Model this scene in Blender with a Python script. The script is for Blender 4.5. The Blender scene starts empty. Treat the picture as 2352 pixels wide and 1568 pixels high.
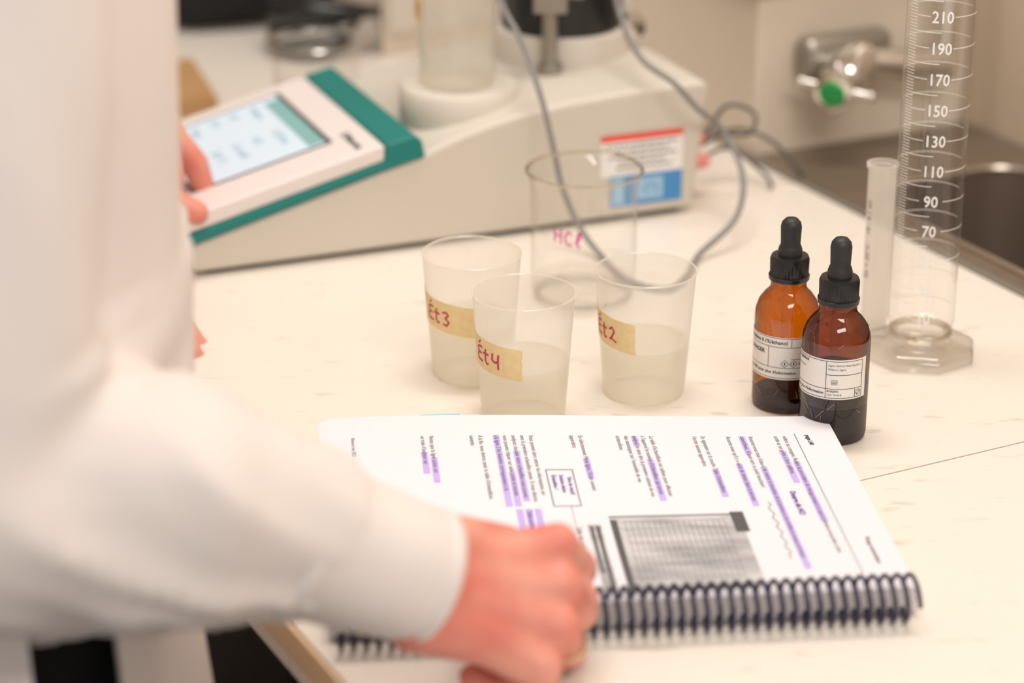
import bpy, bmesh, math, random
from mathutils import Vector, Matrix, noise
random.seed(4)
scene = bpy.context.scene
COL = scene.collection
V = Vector
pi = math.pi

# ------------------------------------------------------------ materials
def mat(name, color=(.8,.8,.8), rough=.5, metal=0, spec=.5, emit=None, es=0, sss=0, coat=0):
    m = bpy.data.materials.new(name); m.use_nodes = True
    b = m.node_tree.nodes['Principled BSDF']
    b.inputs['Base Color'].default_value = (*color, 1)
    b.inputs['Roughness'].default_value = rough
    b.inputs['Metallic'].default_value = metal
    b.inputs['Specular IOR Level'].default_value = spec
    b.inputs['Coat Weight'].default_value = coat
    if emit:
        b.inputs['Emission Color'].default_value = (*emit, 1)
        b.inputs['Emission Strength'].default_value = es
    if sss:
        b.inputs['Subsurface Weight'].default_value = sss
        b.inputs['Subsurface Radius'].default_value = (.012, .004, .002)
        b.inputs['Subsurface Scale'].default_value = 1
    return m

def noisy(m, c1, c2, scale=8, detail=3, lo=.35, hi=.65, stretch=(1,1,1), bump=0):
    nt = m.node_tree; N = nt.nodes; L = nt.links
    b = N['Principled BSDF']
    tc = N.new('ShaderNodeTexCoord'); mp = N.new('ShaderNodeMapping'); mp.inputs['Scale'].default_value = stretch
    nz = N.new('ShaderNodeTexNoise'); nz.inputs['Scale'].default_value = scale; nz.inputs['Detail'].default_value = detail
    cr = N.new('ShaderNodeValToRGB')
    cr.color_ramp.elements[0].position = lo; cr.color_ramp.elements[0].color = (*c1, 1)
    cr.color_ramp.elements[1].position = hi; cr.color_ramp.elements[1].color = (*c2, 1)
    L.new(tc.outputs['Object'], mp.inputs[0]); L.new(mp.outputs[0], nz.inputs['Vector'])
    L.new(nz.outputs[0], cr.inputs[0]); L.new(cr.outputs[0], b.inputs['Base Color'])
    if bump:
        bp = N.new('ShaderNodeBump'); bp.inputs['Strength'].default_value = bump; bp.inputs['Distance'].default_value = .002
        L.new(nz.outputs[0], bp.inputs['Height']); L.new(bp.outputs[0], b.inputs['Normal'])
    return m

def thin(name, tint=(.97,.97,.96), edge=(.75,.75,.72), milky=0, mcol=(.9,.88,.84), rough=.03, refl=.05, rmax=.7, power=4, mmul=2.4):
    """thin walled clear or milky sheet"""
    m = bpy.data.materials.new(name); m.use_nodes = True
    nt = m.node_tree; N = nt.nodes; L = nt.links; N.clear()
    out = N.new('ShaderNodeOutputMaterial')
    lw = N.new('ShaderNodeLayerWeight'); lw.inputs[0].default_value = .5
    pw = N.new('ShaderNodeMath'); pw.operation = 'POWER'; pw.inputs[1].default_value = power
    L.new(lw.outputs['Facing'], pw.inputs[0])
    mx = N.new('ShaderNodeMix'); mx.data_type = 'RGBA'
    mx.inputs[6].default_value = (*tint, 1); mx.inputs[7].default_value = (*edge, 1)
    L.new(pw.outputs[0], mx.inputs[0])
    tr = N.new('ShaderNodeBsdfTransparent'); L.new(mx.outputs[2], tr.inputs[0])
    base = tr
    if milky > 0:
        df = N.new('ShaderNodeBsdfDiffuse'); df.inputs[0].default_value = (*mcol, 1)
        tl = N.new('ShaderNodeBsdfTranslucent'); tl.inputs[0].default_value = (*mcol, 1)
        m1 = N.new('ShaderNodeMixShader'); m1.inputs[0].default_value = .5
        L.new(df.outputs[0], m1.inputs[1]); L.new(tl.outputs[0], m1.inputs[2])
        mf = N.new('ShaderNodeMapRange'); mf.inputs[3].default_value = milky; mf.inputs[4].default_value = min(1, milky*mmul)
        L.new(pw.outputs[0], mf.inputs[0])
        m2 = N.new('ShaderNodeMixShader'); L.new(mf.outputs[0], m2.inputs[0])
        L.new(tr.outputs[0], m2.inputs[1]); L.new(m1.outputs[0], m2.inputs[2])
        base = m2
    gl = N.new('ShaderNodeBsdfGlossy'); gl.inputs['Roughness'].default_value = rough
    rf = N.new('ShaderNodeMapRange'); rf.inputs[3].default_value = refl; rf.inputs[4].default_value = rmax
    L.new(pw.outputs[0], rf.inputs[0])
    m3 = N.new('ShaderNodeMixShader'); L.new(rf.outputs[0], m3.inputs[0])
    L.new(base.outputs[0], m3.inputs[1]); L.new(gl.outputs[0], m3.inputs[2])
    L.new(m3.outputs[0], out.inputs[0])
    return m

# ------------------------------------------------------------ text
_tc = {}
def text2d(s, size, bold=0.0, align='LEFT'):
    key = (s, size, bold, align)
    if key in _tc: return _tc[key]
    cu = bpy.data.curves.new('t', 'FONT'); cu.body = s; cu.size = size; cu.resolution_u = 2
    cu.offset = bold*size; cu.align_x = align
    ob = bpy.data.objects.new('t', cu); COL.objects.link(ob)
    dg = bpy.context.evaluated_depsgraph_get(); dg.update()
    me = ob.evaluated_get(dg).to_mesh()
    r = ([(v.co.x, v.co.y) for v in me.vertices], [tuple(p.vertices) for p in me.polygons])
    ob.evaluated_get(dg).to_mesh_clear()
    bpy.data.objects.remove(ob); bpy.data.curves.remove(cu)
    _tc[key] = r
    return r

# ------------------------------------------------------------ mesh builder (world coordinates)
class MB:
    def __init__(s): s.v = []; s.f = []; s.m = []
    def add(s, vs, fs, mi=0):
        o = len(s.v); s.v += [V(p) for p in vs]
        for f in fs: s.f.append(tuple(i+o for i in f)); s.m.append(mi)
    def quad(s, a, b, c, d, mi=0): s.add([a, b, c, d], [(0, 1, 2, 3)], mi)
    def box(s, o, ax, ay, az, mi=0):
        o, ax, ay, az = V(o), V(ax), V(ay), V(az)
        vs = [o, o+ax, o+ax+ay, o+ay, o+az, o+ax+az, o+ax+ay+az, o+ay+az]
        s.add(vs, [(0,3,2,1), (4,5,6,7), (0,1,5,4), (1,2,6,5), (2,3,7,6), (3,0,4,7)], mi)
    def lathe(s, c, prof, seg=64, mi=0, axis=V((0,0,1)), rot=0):
        c = V(c); axis = V(axis).normalized()
        if abs(axis.z) > .99: e1 = V((1,0,0)); e2 = V((0,1,0))*(1 if axis.z > 0 else -1)
        else:
            e1 = axis.cross(V((0,0,1))).normalized(); e2 = axis.cross(e1)
        vs = []; fs = []
        for r, z in prof:
            for k in range(seg):
                a = 2*pi*k/seg+rot
                vs.append(c+e1*(max(r, 1e-5)*math.cos(a))+e2*(max(r, 1e-5)*math.sin(a))+axis*z)
        for i in range(len(prof)-1):
            for k in range(seg):
                k2 = (k+1) % seg
                fs.append((i*seg+k, i*seg+k2, (i+1)*seg+k2, (i+1)*seg+k))
        s.add(vs, fs, mi)
    def tube(s, pts, r, seg=8, mi=0, caps=True):
        pts = [V(p) for p in pts]; n = len(pts)
        rr = r if isinstance(r, (list, tuple)) else [r]*n
        t0 = (pts[1]-pts[0]).normalized()
        up = V((0,0,1)) if abs(t0.z) < .9 else V((1,0,0))
        e1 = t0.cross(up).normalized()
        vs = []; fs = []
        for i, p in enumerate(pts):
            t = (pts[min(i+1, n-1)]-pts[max(i-1, 0)]).normalized()
            e1 = (e1-t*e1.dot(t)).normalized(); e2 = t.cross(e1)
            for k in range(seg):
                a = 2*pi*k/seg
                vs.append(p+(e1*math.cos(a)+e2*math.sin(a))*rr[i])
        for i in range(n-1):
            for k in range(seg):
                k2 = (k+1) % seg
                fs.append((i*seg+k, i*seg+k2, (i+1)*seg+k2, (i+1)*seg+k))
        if caps:
            fs.append(tuple(range(seg))[::-1]); fs.append(tuple((n-1)*seg+k for k in range(seg)))
        s.add(vs, fs, mi)
    def sphere(s, c, r, seg=20, ring=12, mi=0, sc=(1,1,1), ax=None):
        c = V(c); vs = []; fs = []
        ax = ax or (V((1,0,0)), V((0,1,0)), V((0,0,1)))
        for i in range(ring+1):
            ph = pi*i/ring
            for k in range(seg):
                a = 2*pi*k/seg
                p = (math.sin(ph)*math.cos(a)*sc[0], math.sin(ph)*math.sin(a)*sc[1], -math.cos(ph)*sc[2])
                vs.append(c+(ax[0]*p[0]+ax[1]*p[1]+ax[2]*p[2])*r)
        for i in range(ring):
            for k in range(seg):
                k2 = (k+1) % seg
                fs.append((i*seg+k, i*seg+k2, (i+1)*seg+k2, (i+1)*seg+k))
        s.add(vs, fs, mi)
    def capsule(s, a, ra, b, rb):
        s.sphere(a, ra); s.sphere(b, rb); s.tube([a, b], [ra, rb], seg=20)
    def chain(s, pts, rs):
        for i in range(len(pts)-1): s.capsule(pts[i], rs[i], pts[i+1], rs[i+1])
    def grid(s, fn, nu, nv, mi=0):
        vs = [fn(i/nu, j/nv) for j in range(nv+1) for i in range(nu+1)]
        fs = [(j*(nu+1)+i, j*(nu+1)+i+1, (j+1)*(nu+1)+i+1, (j+1)*(nu+1)+i) for j in range(nv) for i in range(nu)]
        s.add(vs, fs, mi)
    def mapped(s, t2, fn, mi=0):
        s.add([fn(x, y) for x, y in t2[0]], t2[1], mi)
    def stroke(s, pts, w, fn, mi=0, sub=4):
        P = []
        for i in range(len(pts)-1):
            a, b = pts[i], pts[i+1]
            for k in range(sub): P.append((a[0]+(b[0]-a[0])*k/sub, a[1]+(b[1]-a[1])*k/sub))
        P.append(pts[-1])
        vs = []
        for i, p in enumerate(P):
            q0 = P[max(i-1, 0)]; q1 = P[min(i+1, len(P)-1)]
            dx, dy = q1[0]-q0[0], q1[1]-q0[1]; l = math.hypot(dx, dy) or 1
            nx, ny = -dy/l*w/2, dx/l*w/2
            vs += [fn(p[0]+nx, p[1]+ny), fn(p[0]-nx, p[1]-ny)]
        s.add(vs, [(2*i, 2*i+1, 2*i+3, 2*i+2) for i in range(len(P)-1)], mi)
    def loft(s, rings, mi=0, seg=48, ex=None, ey=None):
        vs = []; fs = []
        for c, a, b in rings:
            for k in range(seg):
                t = 2*pi*k/seg
                vs.append(V(c)+ex*(a*math.cos(t))+ey*(b*math.sin(t)))
        for i in range(len(rings)-1):
            for k in range(seg):
                k2 = (k+1) % seg
                fs.append((i*seg+k, i*seg+k2, (i+1)*seg+k2, (i+1)*seg+k))
        fs.append(tuple(range(seg))[::-1]); fs.append(tuple((len(rings)-1)*seg+k for k in range(seg)))
        s.add(vs, fs, mi)
    def extrude(s, prof, fn, q0, q1, mi=0):
        n = len(prof)
        vs = [fn(a, q0, b) for a, b in prof]+[fn(a, q1, b) for a, b in prof]
        fs = [tuple(range(n)), tuple(range(n, 2*n))[::-1]]
        for i in range(n):
            j = (i+1) % n
            fs.append((i, i+n, j+n, j))
        s.add(vs, fs, mi)
    def obj(s, name, mats, parent=None, smooth=True, bevel=0, weld=True, label=None, angle=40, fix=True):
        off = parent.location if parent else V((0,0,0))
        me = bpy.data.meshes.new(name)
        me.from_pydata([tuple(p-off) for p in s.v], [], s.f)
        for m in (mats if isinstance(mats, list) else [mats]): me.materials.append(m)
        me.polygons.foreach_set('material_index', s.m)
        if weld or fix:
            bm = bmesh.new(); bm.from_mesh(me)
            if weld: bmesh.ops.remove_doubles(bm, verts=bm.verts, dist=2e-5)
            if fix: bmesh.ops.recalc_face_normals(bm, faces=bm.faces)
            bm.to_mesh(me); bm.free()
        if smooth:
            me.polygons.foreach_set('use_smooth', [True]*len(me.polygons))
            try: me.set_sharp_from_angle(angle=math.radians(angle))
            except Exception: pass
        o = bpy.data.objects.new(name, me); COL.objects.link(o)
        if parent: o.parent = parent
        if bevel:
            b = o.modifiers.new('b', 'BEVEL'); b.width = bevel; b.segments = 3; b.limit_method = 'ANGLE'
        if label: o['label'] = label
        return o

def empty(name, loc, label, cat, group=None):
    e = bpy.data.objects.new(name, None); e.empty_display_size = .02; e.location = V(loc); COL.objects.link(e)
    e['label'] = label; e['category'] = cat
    if group: e['group'] = group
    return e
def tag(o, label, cat, group=None):
    o['label'] = label; o['category'] = cat
    if group: o['group'] = group
    return o
def spline(pts, n=10):
    P = [V(p) for p in pts]; P = [P[0]*2-P[1]]+P+[P[-1]*2-P[-2]]
    out = []
    for i in range(1, len(P)-2):
        for k in range(n):
            t = k/n
            out.append(.5*((2*P[i])+(P[i+1]-P[i-1])*t+(2*P[i-1]-5*P[i]+4*P[i+1]-P[i+2])*t*t+(3*P[i]-P[i-1]-3*P[i+1]+P[i+2])*t**3))
    out.append(P[-2]); return out
def remeshed(mb, voxel, smooth=4, disp=None):
    me = bpy.data.meshes.new('tmp'); me.from_pydata([tuple(p) for p in mb.v], [], mb.f)
    bm = bmesh.new(); bm.from_mesh(me); bmesh.ops.remove_doubles(bm, verts=bm.verts, dist=1e-5)
    bmesh.ops.recalc_face_normals(bm, faces=bm.faces); bm.to_mesh(me); bm.free()
    o = bpy.data.objects.new('tmp', me); COL.objects.link(o)
    r = o.modifiers.new('r', 'REMESH'); r.mode = 'VOXEL'; r.voxel_size = voxel; r.use_smooth_shade = True
    if smooth:
        sm = o.modifiers.new('s', 'SMOOTH'); sm.factor = .6; sm.iterations = smooth
    for sc, st, ty in (disp or []):
        tx = bpy.data.textures.new('folds', 'CLOUDS'); tx.noise_scale = sc; tx.noise_depth = 1
        d = o.modifiers.new('d', 'DISPLACE'); d.texture = tx; d.strength = st; d.mid_level = .5; d.texture_coords = 'LOCAL'
    dg = bpy.context.evaluated_depsgraph_get(); dg.update()
    res = bpy.data.meshes.new_from_object(o.evaluated_get(dg))
    vs = [v.co.copy() for v in res.vertices]; fs = [tuple(p.vertices) for p in res.polygons]
    bpy.data.objects.remove(o); bpy.data.meshes.remove(res)
    return vs, fs

# ------------------------------------------------------------ frames of the place
n2 = V((.8886, .4587, 0)); d2 = V((-.4587, .8886, 0))      # across / along the bench
def ND(N, D, z=0): return n2*N+d2*D+V((0,0,z))

# ------------------------------------------------------------ material set
M_counter = mat('laminate', (.86,.80,.72), .28)
nt = M_counter.node_tree; Nn = nt.nodes; Ll = nt.links
tc = Nn.new('ShaderNodeTexCoord'); mp = Nn.new('ShaderNodeMapping'); mp.inputs['Scale'].default_value = (1, 3.2, 1); mp.inputs['Rotation'].default_value = (0,0,-.15)
nz = Nn.new('ShaderNodeTexNoise'); nz.inputs['Scale'].default_value = 34; nz.inputs['Detail'].default_value = 2
cr = Nn.new('ShaderNodeValToRGB'); cr.color_ramp.elements[0].position = .635; cr.color_ramp.elements[0].color = (0,0,0,1)
cr.color_ramp.elements[1].position = .74; cr.color_ramp.elements[1].color = (1,1,1,1)
mxc = Nn.new('ShaderNodeMix'); mxc.data_type = 'RGBA'; mxc.inputs[6].default_value = (.84,.775,.705,1); mxc.inputs[7].default_value = (.68,.60,.53,1)
Ll.new(tc.outputs['Object'], mp.inputs[0]); Ll.new(mp.outputs[0], nz.inputs['Vector']); Ll.new(nz.outputs[0], cr.inputs[0])
Ll.new(cr.outputs[0], mxc.inputs[0]); Ll.new(mxc.outputs[2], Nn['Principled BSDF'].inputs['Base Color'])
M_edge = mat('counter_edge', (.72,.50,.30), .5)
M_seam = mat('seam', (.22,.14,.08), .8)
M_wall = noisy(mat('wall_paint', (.62,.50,.36), .6), (.68,.56,.43), (.62,.51,.39), 3)
M_panel = noisy(mat('panel_paint', (.72,.62,.50), .45), (.78,.69,.58), (.72,.63,.52), 4)
M_floor = noisy(mat('floor', (.05,.04,.035), .5), (.03,.025,.022), (.07,.055,.045), 12)
M_steel = noisy(mat('steel', (.3,.26,.22), .42, metal=.5), (.20,.155,.115), (.26,.205,.155), 30, stretch=(1,6,1))
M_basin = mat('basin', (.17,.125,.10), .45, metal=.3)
M_chrome = mat('chrome', (.80,.77,.73), .15, metal=1)
M_rim = mat('basin_steel', (.6,.52,.44), .3, metal=.9)
M_greymetal = mat('cast_metal', (.36,.33,.29), .35, metal=.8)
M_green = mat('green_cap', (.0,.32,.06), .35)
M_body = noisy(mat('device_plastic', (.62,.56,.48), .5), (.66,.61,.54), (.64,.59,.52), 12)
M_bodytop = mat('device_top', (.70,.65,.58), .5)
M_tablet = mat('tablet_plastic', (.80,.74,.73), .4)
M_teal = mat('teal_plastic', (.0,.20,.185), .45)
M_screen = mat('screen', (.50,.60,.70), .15, emit=(.70,.80,.90), es=.32)
M_scrteal = mat('screen_teal', (.20,.42,.42), .3, emit=(.25,.60,.60), es=.12)
M_scrtext = mat('screen_text', (.28,.50,.60), .3)
M_scrdark = mat('screen_edge', (.08,.08,.09), .3)
M_red = mat('label_red', (.85,.06,.03), .4)
M_white = mat('label_white', (.88,.86,.85), .45)
M_blue = mat('label_blue', (.06,.28,.62), .4)
M_lblue = mat('label_light_blue', (.35,.58,.80), .4)
M_grey = mat('cable_grey', (.24,.235,.23), .5)
M_cord = mat('cord_dark', (.10,.095,.09), .5)
M_black = mat('black_plastic', (.012,.012,.013), .3)
M_rubber = mat('black_rubber', (.022,.021,.022), .5)
M_cup = thin('cup_plastic', (.99,.985,.965), (.95,.93,.88), milky=.33, mcol=(1,.98,.94), rough=.18, refl=.03, rmax=.22, power=2.5, mmul=2.2)
M_liq = thin('cloudy_liquid', (.95,.93,.86), (.9,.88,.80), milky=.50, mcol=(.96,.93,.86), rough=.1, refl=.03, rmax=.2, power=3, mmul=1.6)
M_glass = thin('clear_glass', (.99,.99,.98), (.90,.87,.81), rough=.02, refl=.045, rmax=.7, power=3.5)
M_glassrim = thin('glass_rim', (.98,.95,.86), (.90,.83,.67), rough=.03, refl=.30, rmax=.85, power=1.5)
M_water = thin('water', (.99,.99,.98), (.95,.94,.92), rough=.02, refl=.06, rmax=.5)
M_foot = thin('foot_glass', (.99,.985,.975), (.88,.85,.79), rough=.03, refl=.10, rmax=.75, power=2.2)
M_amber = thin('amber_glass', (.70,.34,.040), (.24,.085,.006), rough=.05, refl=.06, rmax=.30, power=1.9)
M_amberd = thin('amber_glass_deep', (.46,.185,.020), (.10,.030,.002), rough=.05, refl=.06, rmax=.30, power=1.9)
M_darkliq = thin('dark_liquid', (.05,.02,.012), (.02,.01,.01), milky=.6, mcol=(.014,.009,.010), rough=.05, refl=.03, rmax=.3)
M_jarliq = thin('brown_liquid', (.30,.16,.07), (.12,.06,.02), rough=.05, refl=.03, rmax=.3)
M_film = thin('clear_tape', (.99,.98,.96), (.9,.88,.84), rough=.15, refl=.03, rmax=.3)
M_scratch = mat('tape_crease', (.45,.32,.22), .4)
M_tape = noisy(mat('masking_tape', (.72,.58,.33), .65), (.84,.67,.36), (.78,.61,.31), 250, bump=.25)
M_marker = mat('marker_red', (.55,.01,.10), .5)
M_pink = mat('marker_pink', (.80,.07,.45), .5)
M_ink = mat('ink', (.03,.03,.035), .6)
M_inkgrey = mat('ink_grey', (.15,.145,.16), .6)
M_paper = noisy(mat('paper', (.86,.84,.87), .6), (.81,.79,.85), (.79,.77,.83), 6)
M_pagesedge = noisy(mat('paper_edges', (.78,.75,.74), .7), (.82,.79,.78), (.66,.63,.62), 20, stretch=(1,1,120))
M_hl = mat('highlighter', (.54,.43,.86), .6)
M_purple = mat('purple_ink', (.17,.08,.42), .6)
M_photo = noisy(mat('printed_picture', (.4,.4,.41), .6), (.28,.28,.29), (.60,.59,.61), 26, detail=6, stretch=(1,2.5,1))
M_photodark = mat('printed_dark', (.09,.09,.095), .6)
M_coil = mat('coil_plastic', (.010,.008,.045), .4)
M_bluetab = mat('blue_tab', (.30,.62,.82), .6)
M_mark = mat('graduation_white', (.97,.96,.93), .5)
M_pp = thin('white_tube', (.98,.97,.95), (.9,.88,.84), milky=.6, mcol=(.95,.92,.88), rough=.2, refl=.03, rmax=.3, mmul=1.6)
M_coat = noisy(mat('coat_cotton', (.80,.74,.71), .85), (.80,.74,.715), (.77,.705,.68), 5)
M_skin = noisy(mat('skin', (.74,.33,.24), .5, sss=.12), (.76,.34,.26), (.68,.20,.15), 30, detail=2, lo=.38, hi=.68)
M_cloth = mat('black_cloth', (.008,.008,.009), .9)
M_hair = noisy(mat('hair', (.05,.03,.02), .6), (.04,.025,.015), (.09,.05,.03), 60, stretch=(1,1,.1))
M_gold = mat('gold', (.8,.6,.35), .25, metal=1)
M_card = noisy(mat('cardboard', (.42,.23,.10), .8), (.46,.27,.12), (.40,.22,.09), 15)
M_pinkplug = mat('pink_plug', (.85,.30,.30), .4)
M_wood = noisy(mat('cabinet_dark', (.06,.045,.035), .5), (.05,.036,.026), (.03,.022,.018), 8)

def struct(o): o['kind'] = 'structure'; return o

# ------------------------------------------------------------ room
b = MB(); b.box(ND(-2.2,-1.0,-.95), n2*3.4, d2*4.4, V((0,0,.05))); struct(b.obj('floor', M_floor))
b = MB(); b.box(ND(1.17,-1.0,-.9), n2*.08, d2*4.4, V((0,0,2.7))); struct(b.obj('wall_back', M_wall))
b = MB(); b.box(ND(-2.2,3.32,-.9), n2*3.4, d2*.08, V((0,0,2.7))); struct(b.obj('wall_far', M_wall))
b = MB(); b.box(ND(.972,1.481,-.02), n2*.197, d2*1.83, V((0,0,.145)))
b.box(ND(.966,1.474,.125), n2*.204, d2*1.84, V((0,0,.012)), 1)
struct(b.obj('wall_ledge', [M_panel, M_wall], bevel=.003))

# counter
DS = .967
b = MB()
b.box(ND(.377,.2,-.03), n2*.588, d2*(DS-.2006), V((0,0,.03)), 0)
b.box(ND(.377,DS+.0006,-.03), n2*.588, d2*2.34, V((0,0,.03)), 0)
b.box(ND(.378,DS-.001,-.03), n2*.586, d2*.002, V((0,0,.0293)), 2)
b.box(ND(.3745,.2,-.018), n2*.0024, d2*3.11, V((0,0,.0165)), 1)
ct = tag(b.obj('countertop', [M_counter, M_edge, M_seam], bevel=.0004), 'off-white speckled laminate laboratory countertop with a dark seam', 'countertop')

# base cabinets
def cabinet(D):
    c = empty('base_cabinet', ND(.68, D+.44, -.9), 'dark base cabinet under the laboratory countertop', 'cabinet', 'base cabinets under the countertop')
    b = MB(); b.box(ND(.45, D, -.9), n2*.50, d2*.875, V((0,0,.868))); b.obj('body', M_wood, c, smooth=False)
    for k in range(2):
        b = MB(); b.box(ND(.432, D+.01+k*.43, -.8), n2*.0175, d2*.42, V((0,0,.75)))
        dr = b.obj('door', M_wood, c, bevel=.002)
        b = MB(); a = ND(.422, D+.40+k*.06, -.2); b.tube([ND(.4335,D+.40+k*.06,-.2), a, a+V((0,0,.1)), ND(.4335,D+.40+k*.06,-.1)], .004)
        h = b.obj('handle', M_chrome, c); h.parent = dr
for D in (.21, 1.10, 1.99): cabinet(D)

# sink deck and basin
b = MB()
N0, N1, D0, D1 = .966, 1.168, .2, 1.480
B0, B1, E0, E1 = .990, 1.135, .95, 1.372
zt = .001
def rrect(n0, n1, d0, d1, r, z, k=6):
    P = []
    for cx, cy, a0 in ((n1-r, d1-r, 0), (n0+r, d1-r, 90), (n0+r, d0+r, 180), (n1-r, d0+r, 270)):
        for i in range(k+1):
            a = math.radians(a0+90*i/k); P.append(ND(cx+r*math.cos(a), cy+r*math.sin(a), z))
    return P
inner = rrect(B0, B1, E0, E1, .035, zt); outer = rrect(N0, N1, D0, D1, .002, zt)
nn = len(inner)
b.add(outer+inner, [(i, (i+1) % nn, nn+(i+1) % nn, nn+i) for i in range(nn)], 0)
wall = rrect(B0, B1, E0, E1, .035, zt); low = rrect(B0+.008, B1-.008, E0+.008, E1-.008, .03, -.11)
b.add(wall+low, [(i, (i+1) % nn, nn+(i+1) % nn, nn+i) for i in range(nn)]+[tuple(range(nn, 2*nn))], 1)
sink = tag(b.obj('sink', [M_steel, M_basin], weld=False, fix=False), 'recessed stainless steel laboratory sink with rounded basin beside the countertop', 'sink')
rr_ = rrect(B0-.001, B1+.001, E0-.001, E1+.001, .036, zt+.001)
b = MB(); b.tube(rr_+[rr_[0]], .0022, 6)
o = b.obj('basin_rim', M_rim, sink)
b = MB(); b.box(ND(.9652,.2,0), n2*.004, d2*1.279, V((0,0,.004))); o = b.obj('edge_strip', M_greymetal, sink, bevel=.001)

# ------------------------------------------------------------ wall valve
tp = empty('water_tap', ND(1.045,1.48,.055), 'chrome laboratory tap with green capped knob mounted on the wall panel', 'tap')
def F(N, out, z): return ND(N, 1.481-out, z)
b = MB(); b.box(F(1.002,.022,.060), n2*.080, d2*.022, V((0,0,.032))); b.obj('mounting_plate', M_greymetal, tp, bevel=.009)
base = F(1.050,.018,.070); hc = V((.2375,1.730,.0590)); ax = (hc-base).normalized(); Ls = (hc-base).length
b = MB(); b.lathe(base, [(0,-.004),(.0165,-.004),(.0165,.006),(.0140,.010),(.0135,Ls-.030),(.0165,Ls-.028),(.0165,Ls-.018),(.0145,Ls-.016),(.0140,Ls-.004),(0,Ls-.004)], 32, axis=ax)
b.obj('valve_body', M_chrome, tp)
b = MB(); b.tube([base, F(1.085,.03,.066), F(1.125,.03,.064)], [.012,.012,.012], 16); b.obj('coupling', M_chrome, tp)
b = MB()
b.lathe(hc-ax*.012, [(0,0),(.0145,0),(.0155,.004),(.0150,.011),(.0115,.0125),(0,.0125)], 28, axis=ax)
e1 = ax.cross(V((0,0,1))).normalized(); e2 = e1.cross(ax)
for k in range(4):
    a = math.radians(6+90*k); dr = e1*math.cos(a)+e2*math.sin(a)
    lg = .027 if k % 2 == 0 else .018
    b.tube([hc-ax*.008, hc-ax*.008+dr*lg], [.0036, .003], 10); b.sphere(hc-ax*.008+dr*lg, .004)
kh = b.obj('handle', M_chrome, tp)
b = MB(); b.lathe(hc, [(.0102,-.001),(.0102,.0018),(.009,.003),(0,.0035)], 28, axis=ax)
o = b.obj('cap', M_green, tp); o.parent = kh; o['label'] = 'round green plastic cap'
b = MB(); b.tube([F(1.125,.03,.05), F(1.125,.03,.10), F(1.125,.03,.32)], .008, 14)
b.obj('pipe', M_chrome, tp)

# ------------------------------------------------------------ titrator
A = V((-.212,1.497,0)); p2 = V((.930,.368,0)); q2 = V((-.368,.930,0))
def T(s, q, z): return A+p2*s+q2*q+V((0,0,z))
ti = empty('titrator', T(.18,.09,0), 'beige wedge-shaped laboratory titrator with teal trim and touch screen', 'laboratory instrument')
b = MB()
prof = [(.002,.003),(-.004,.012),(-.002,.022),(.08,.0435),(.150,.0620),(.172,.070),(.190,.0765),(.21,.082),(.235,.0870),(.27,.0915),(.32,.0948),(.372,.096),(.377,.091),(.366,.004)]
b.extrude(prof, T, 0, .18)
b.obj('housing', M_body, ti, bevel=.0035, angle=30)
b = MB(); b.box(T(.012,.006,0), p2*.345, q2*.165, V((0,0,.006))); b.obj('base', M_black, ti, smooth=False)
b = MB()
b.extrude([(-.005,.0222),(-.006,.0298),(.136,.0652),(.1375,.0773),(.157,.0815),(.162,.0775),(.1645,.0655),(.136,.0600)], T, -.003, .183)
b.obj('trim', M_teal, ti, bevel=.0012, label='teal plastic trim band', angle=30)
def zt_(s): return .0436+.247*s
b = MB()
b.extrude([(-.007,.0296),(-.009,.034),(-.006,.0421),(.134,zt_(.134)),(.1365,.0755),(.136,.0655)], T, -.001, .181)
tab = b.obj('control_panel', M_tablet, ti, bevel=.0018, label='pale touch control panel', angle=30)
b = MB()
def S(s, q, e=.0006): return T(s, q, zt_(s)+e)
b.quad(S(.012,.035), S(.111,.035), S(.111,.163), S(.012,.163), 3)
b.quad(S(.014,.037,.0008), S(.107,.037,.0008), S(.107,.160,.0008), S(.014,.160,.0008), 0)
b.quad(S(.096,.040,.001), S(.107,.040,.001), S(.107,.150,.001), S(.096,.150,.001), 1)
for k, (l1, l2) in enumerate((('Volume', '12.50 mL'),('pH', '4.35'),('EP 1', '0.1 mol/L'),('Temp.', '25.0 °C'),('START', 'Menu'))):
    b.mapped(text2d(l1, .0085, .0), lambda x, y, k=k: S(.084-.0145*k+y, .150-x, .0011), 2)
    b.mapped(text2d(l2, .0085, .0), lambda x, y, k=k: S(.084-.0145*k+y, .092-x, .0011), 2)
o = b.obj('screen', [M_screen, M_scrteal, M_scrtext, M_scrdark], ti, smooth=False, weld=False, fix=False, label='lit pale blue touch screen with teal menu bar'); o.parent = tab
b = MB()
b.mapped(text2d('Ω Metrohm', .0075, .02), lambda x, y: S(.119+y, .043-x, .0006))
o = b.obj('lettering', M_ink, ti, smooth=False, weld=False, fix=False); o.parent = tab
# warning sticker on side
b = MB()
def SF(s, z, e): return T(s, -.0002-e, z)
def rect(b, s0, s1, z0, z1, e, mi): b.quad(SF(s0,z0,e), SF(s1,z0,e), SF(s1,z1,e), SF(s0,z1,e), mi)
rect(b, .294,.357,.034,.064,.0003,0); rect(b, .294,.357,.0595,.064,.0006,1); rect(b, .302,.357,.0115,.034,.0003,2)
rect(b, .322,.342,.015,.031,.0006,3); rect(b, .303,.312,.013,.033,.0006,3)
for k, (a, c) in enumerate(((.298,.353),(.305,.346),(.300,.352),(.308,.343),(.306,.348))):
    s_ = a
    while s_ < c:
        w = random.uniform(.002,.006); rect(b, s_, min(s_+w, c), .0556-.0042*k, .0570-.0042*k, .0006, 4); s_ += w+.0012
b.tube([SF(.328,.019,.0008), SF(.330,.026,.0008), SF(.336,.026,.0008), SF(.337,.019,.0008)], .0005, 6, 2)
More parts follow.
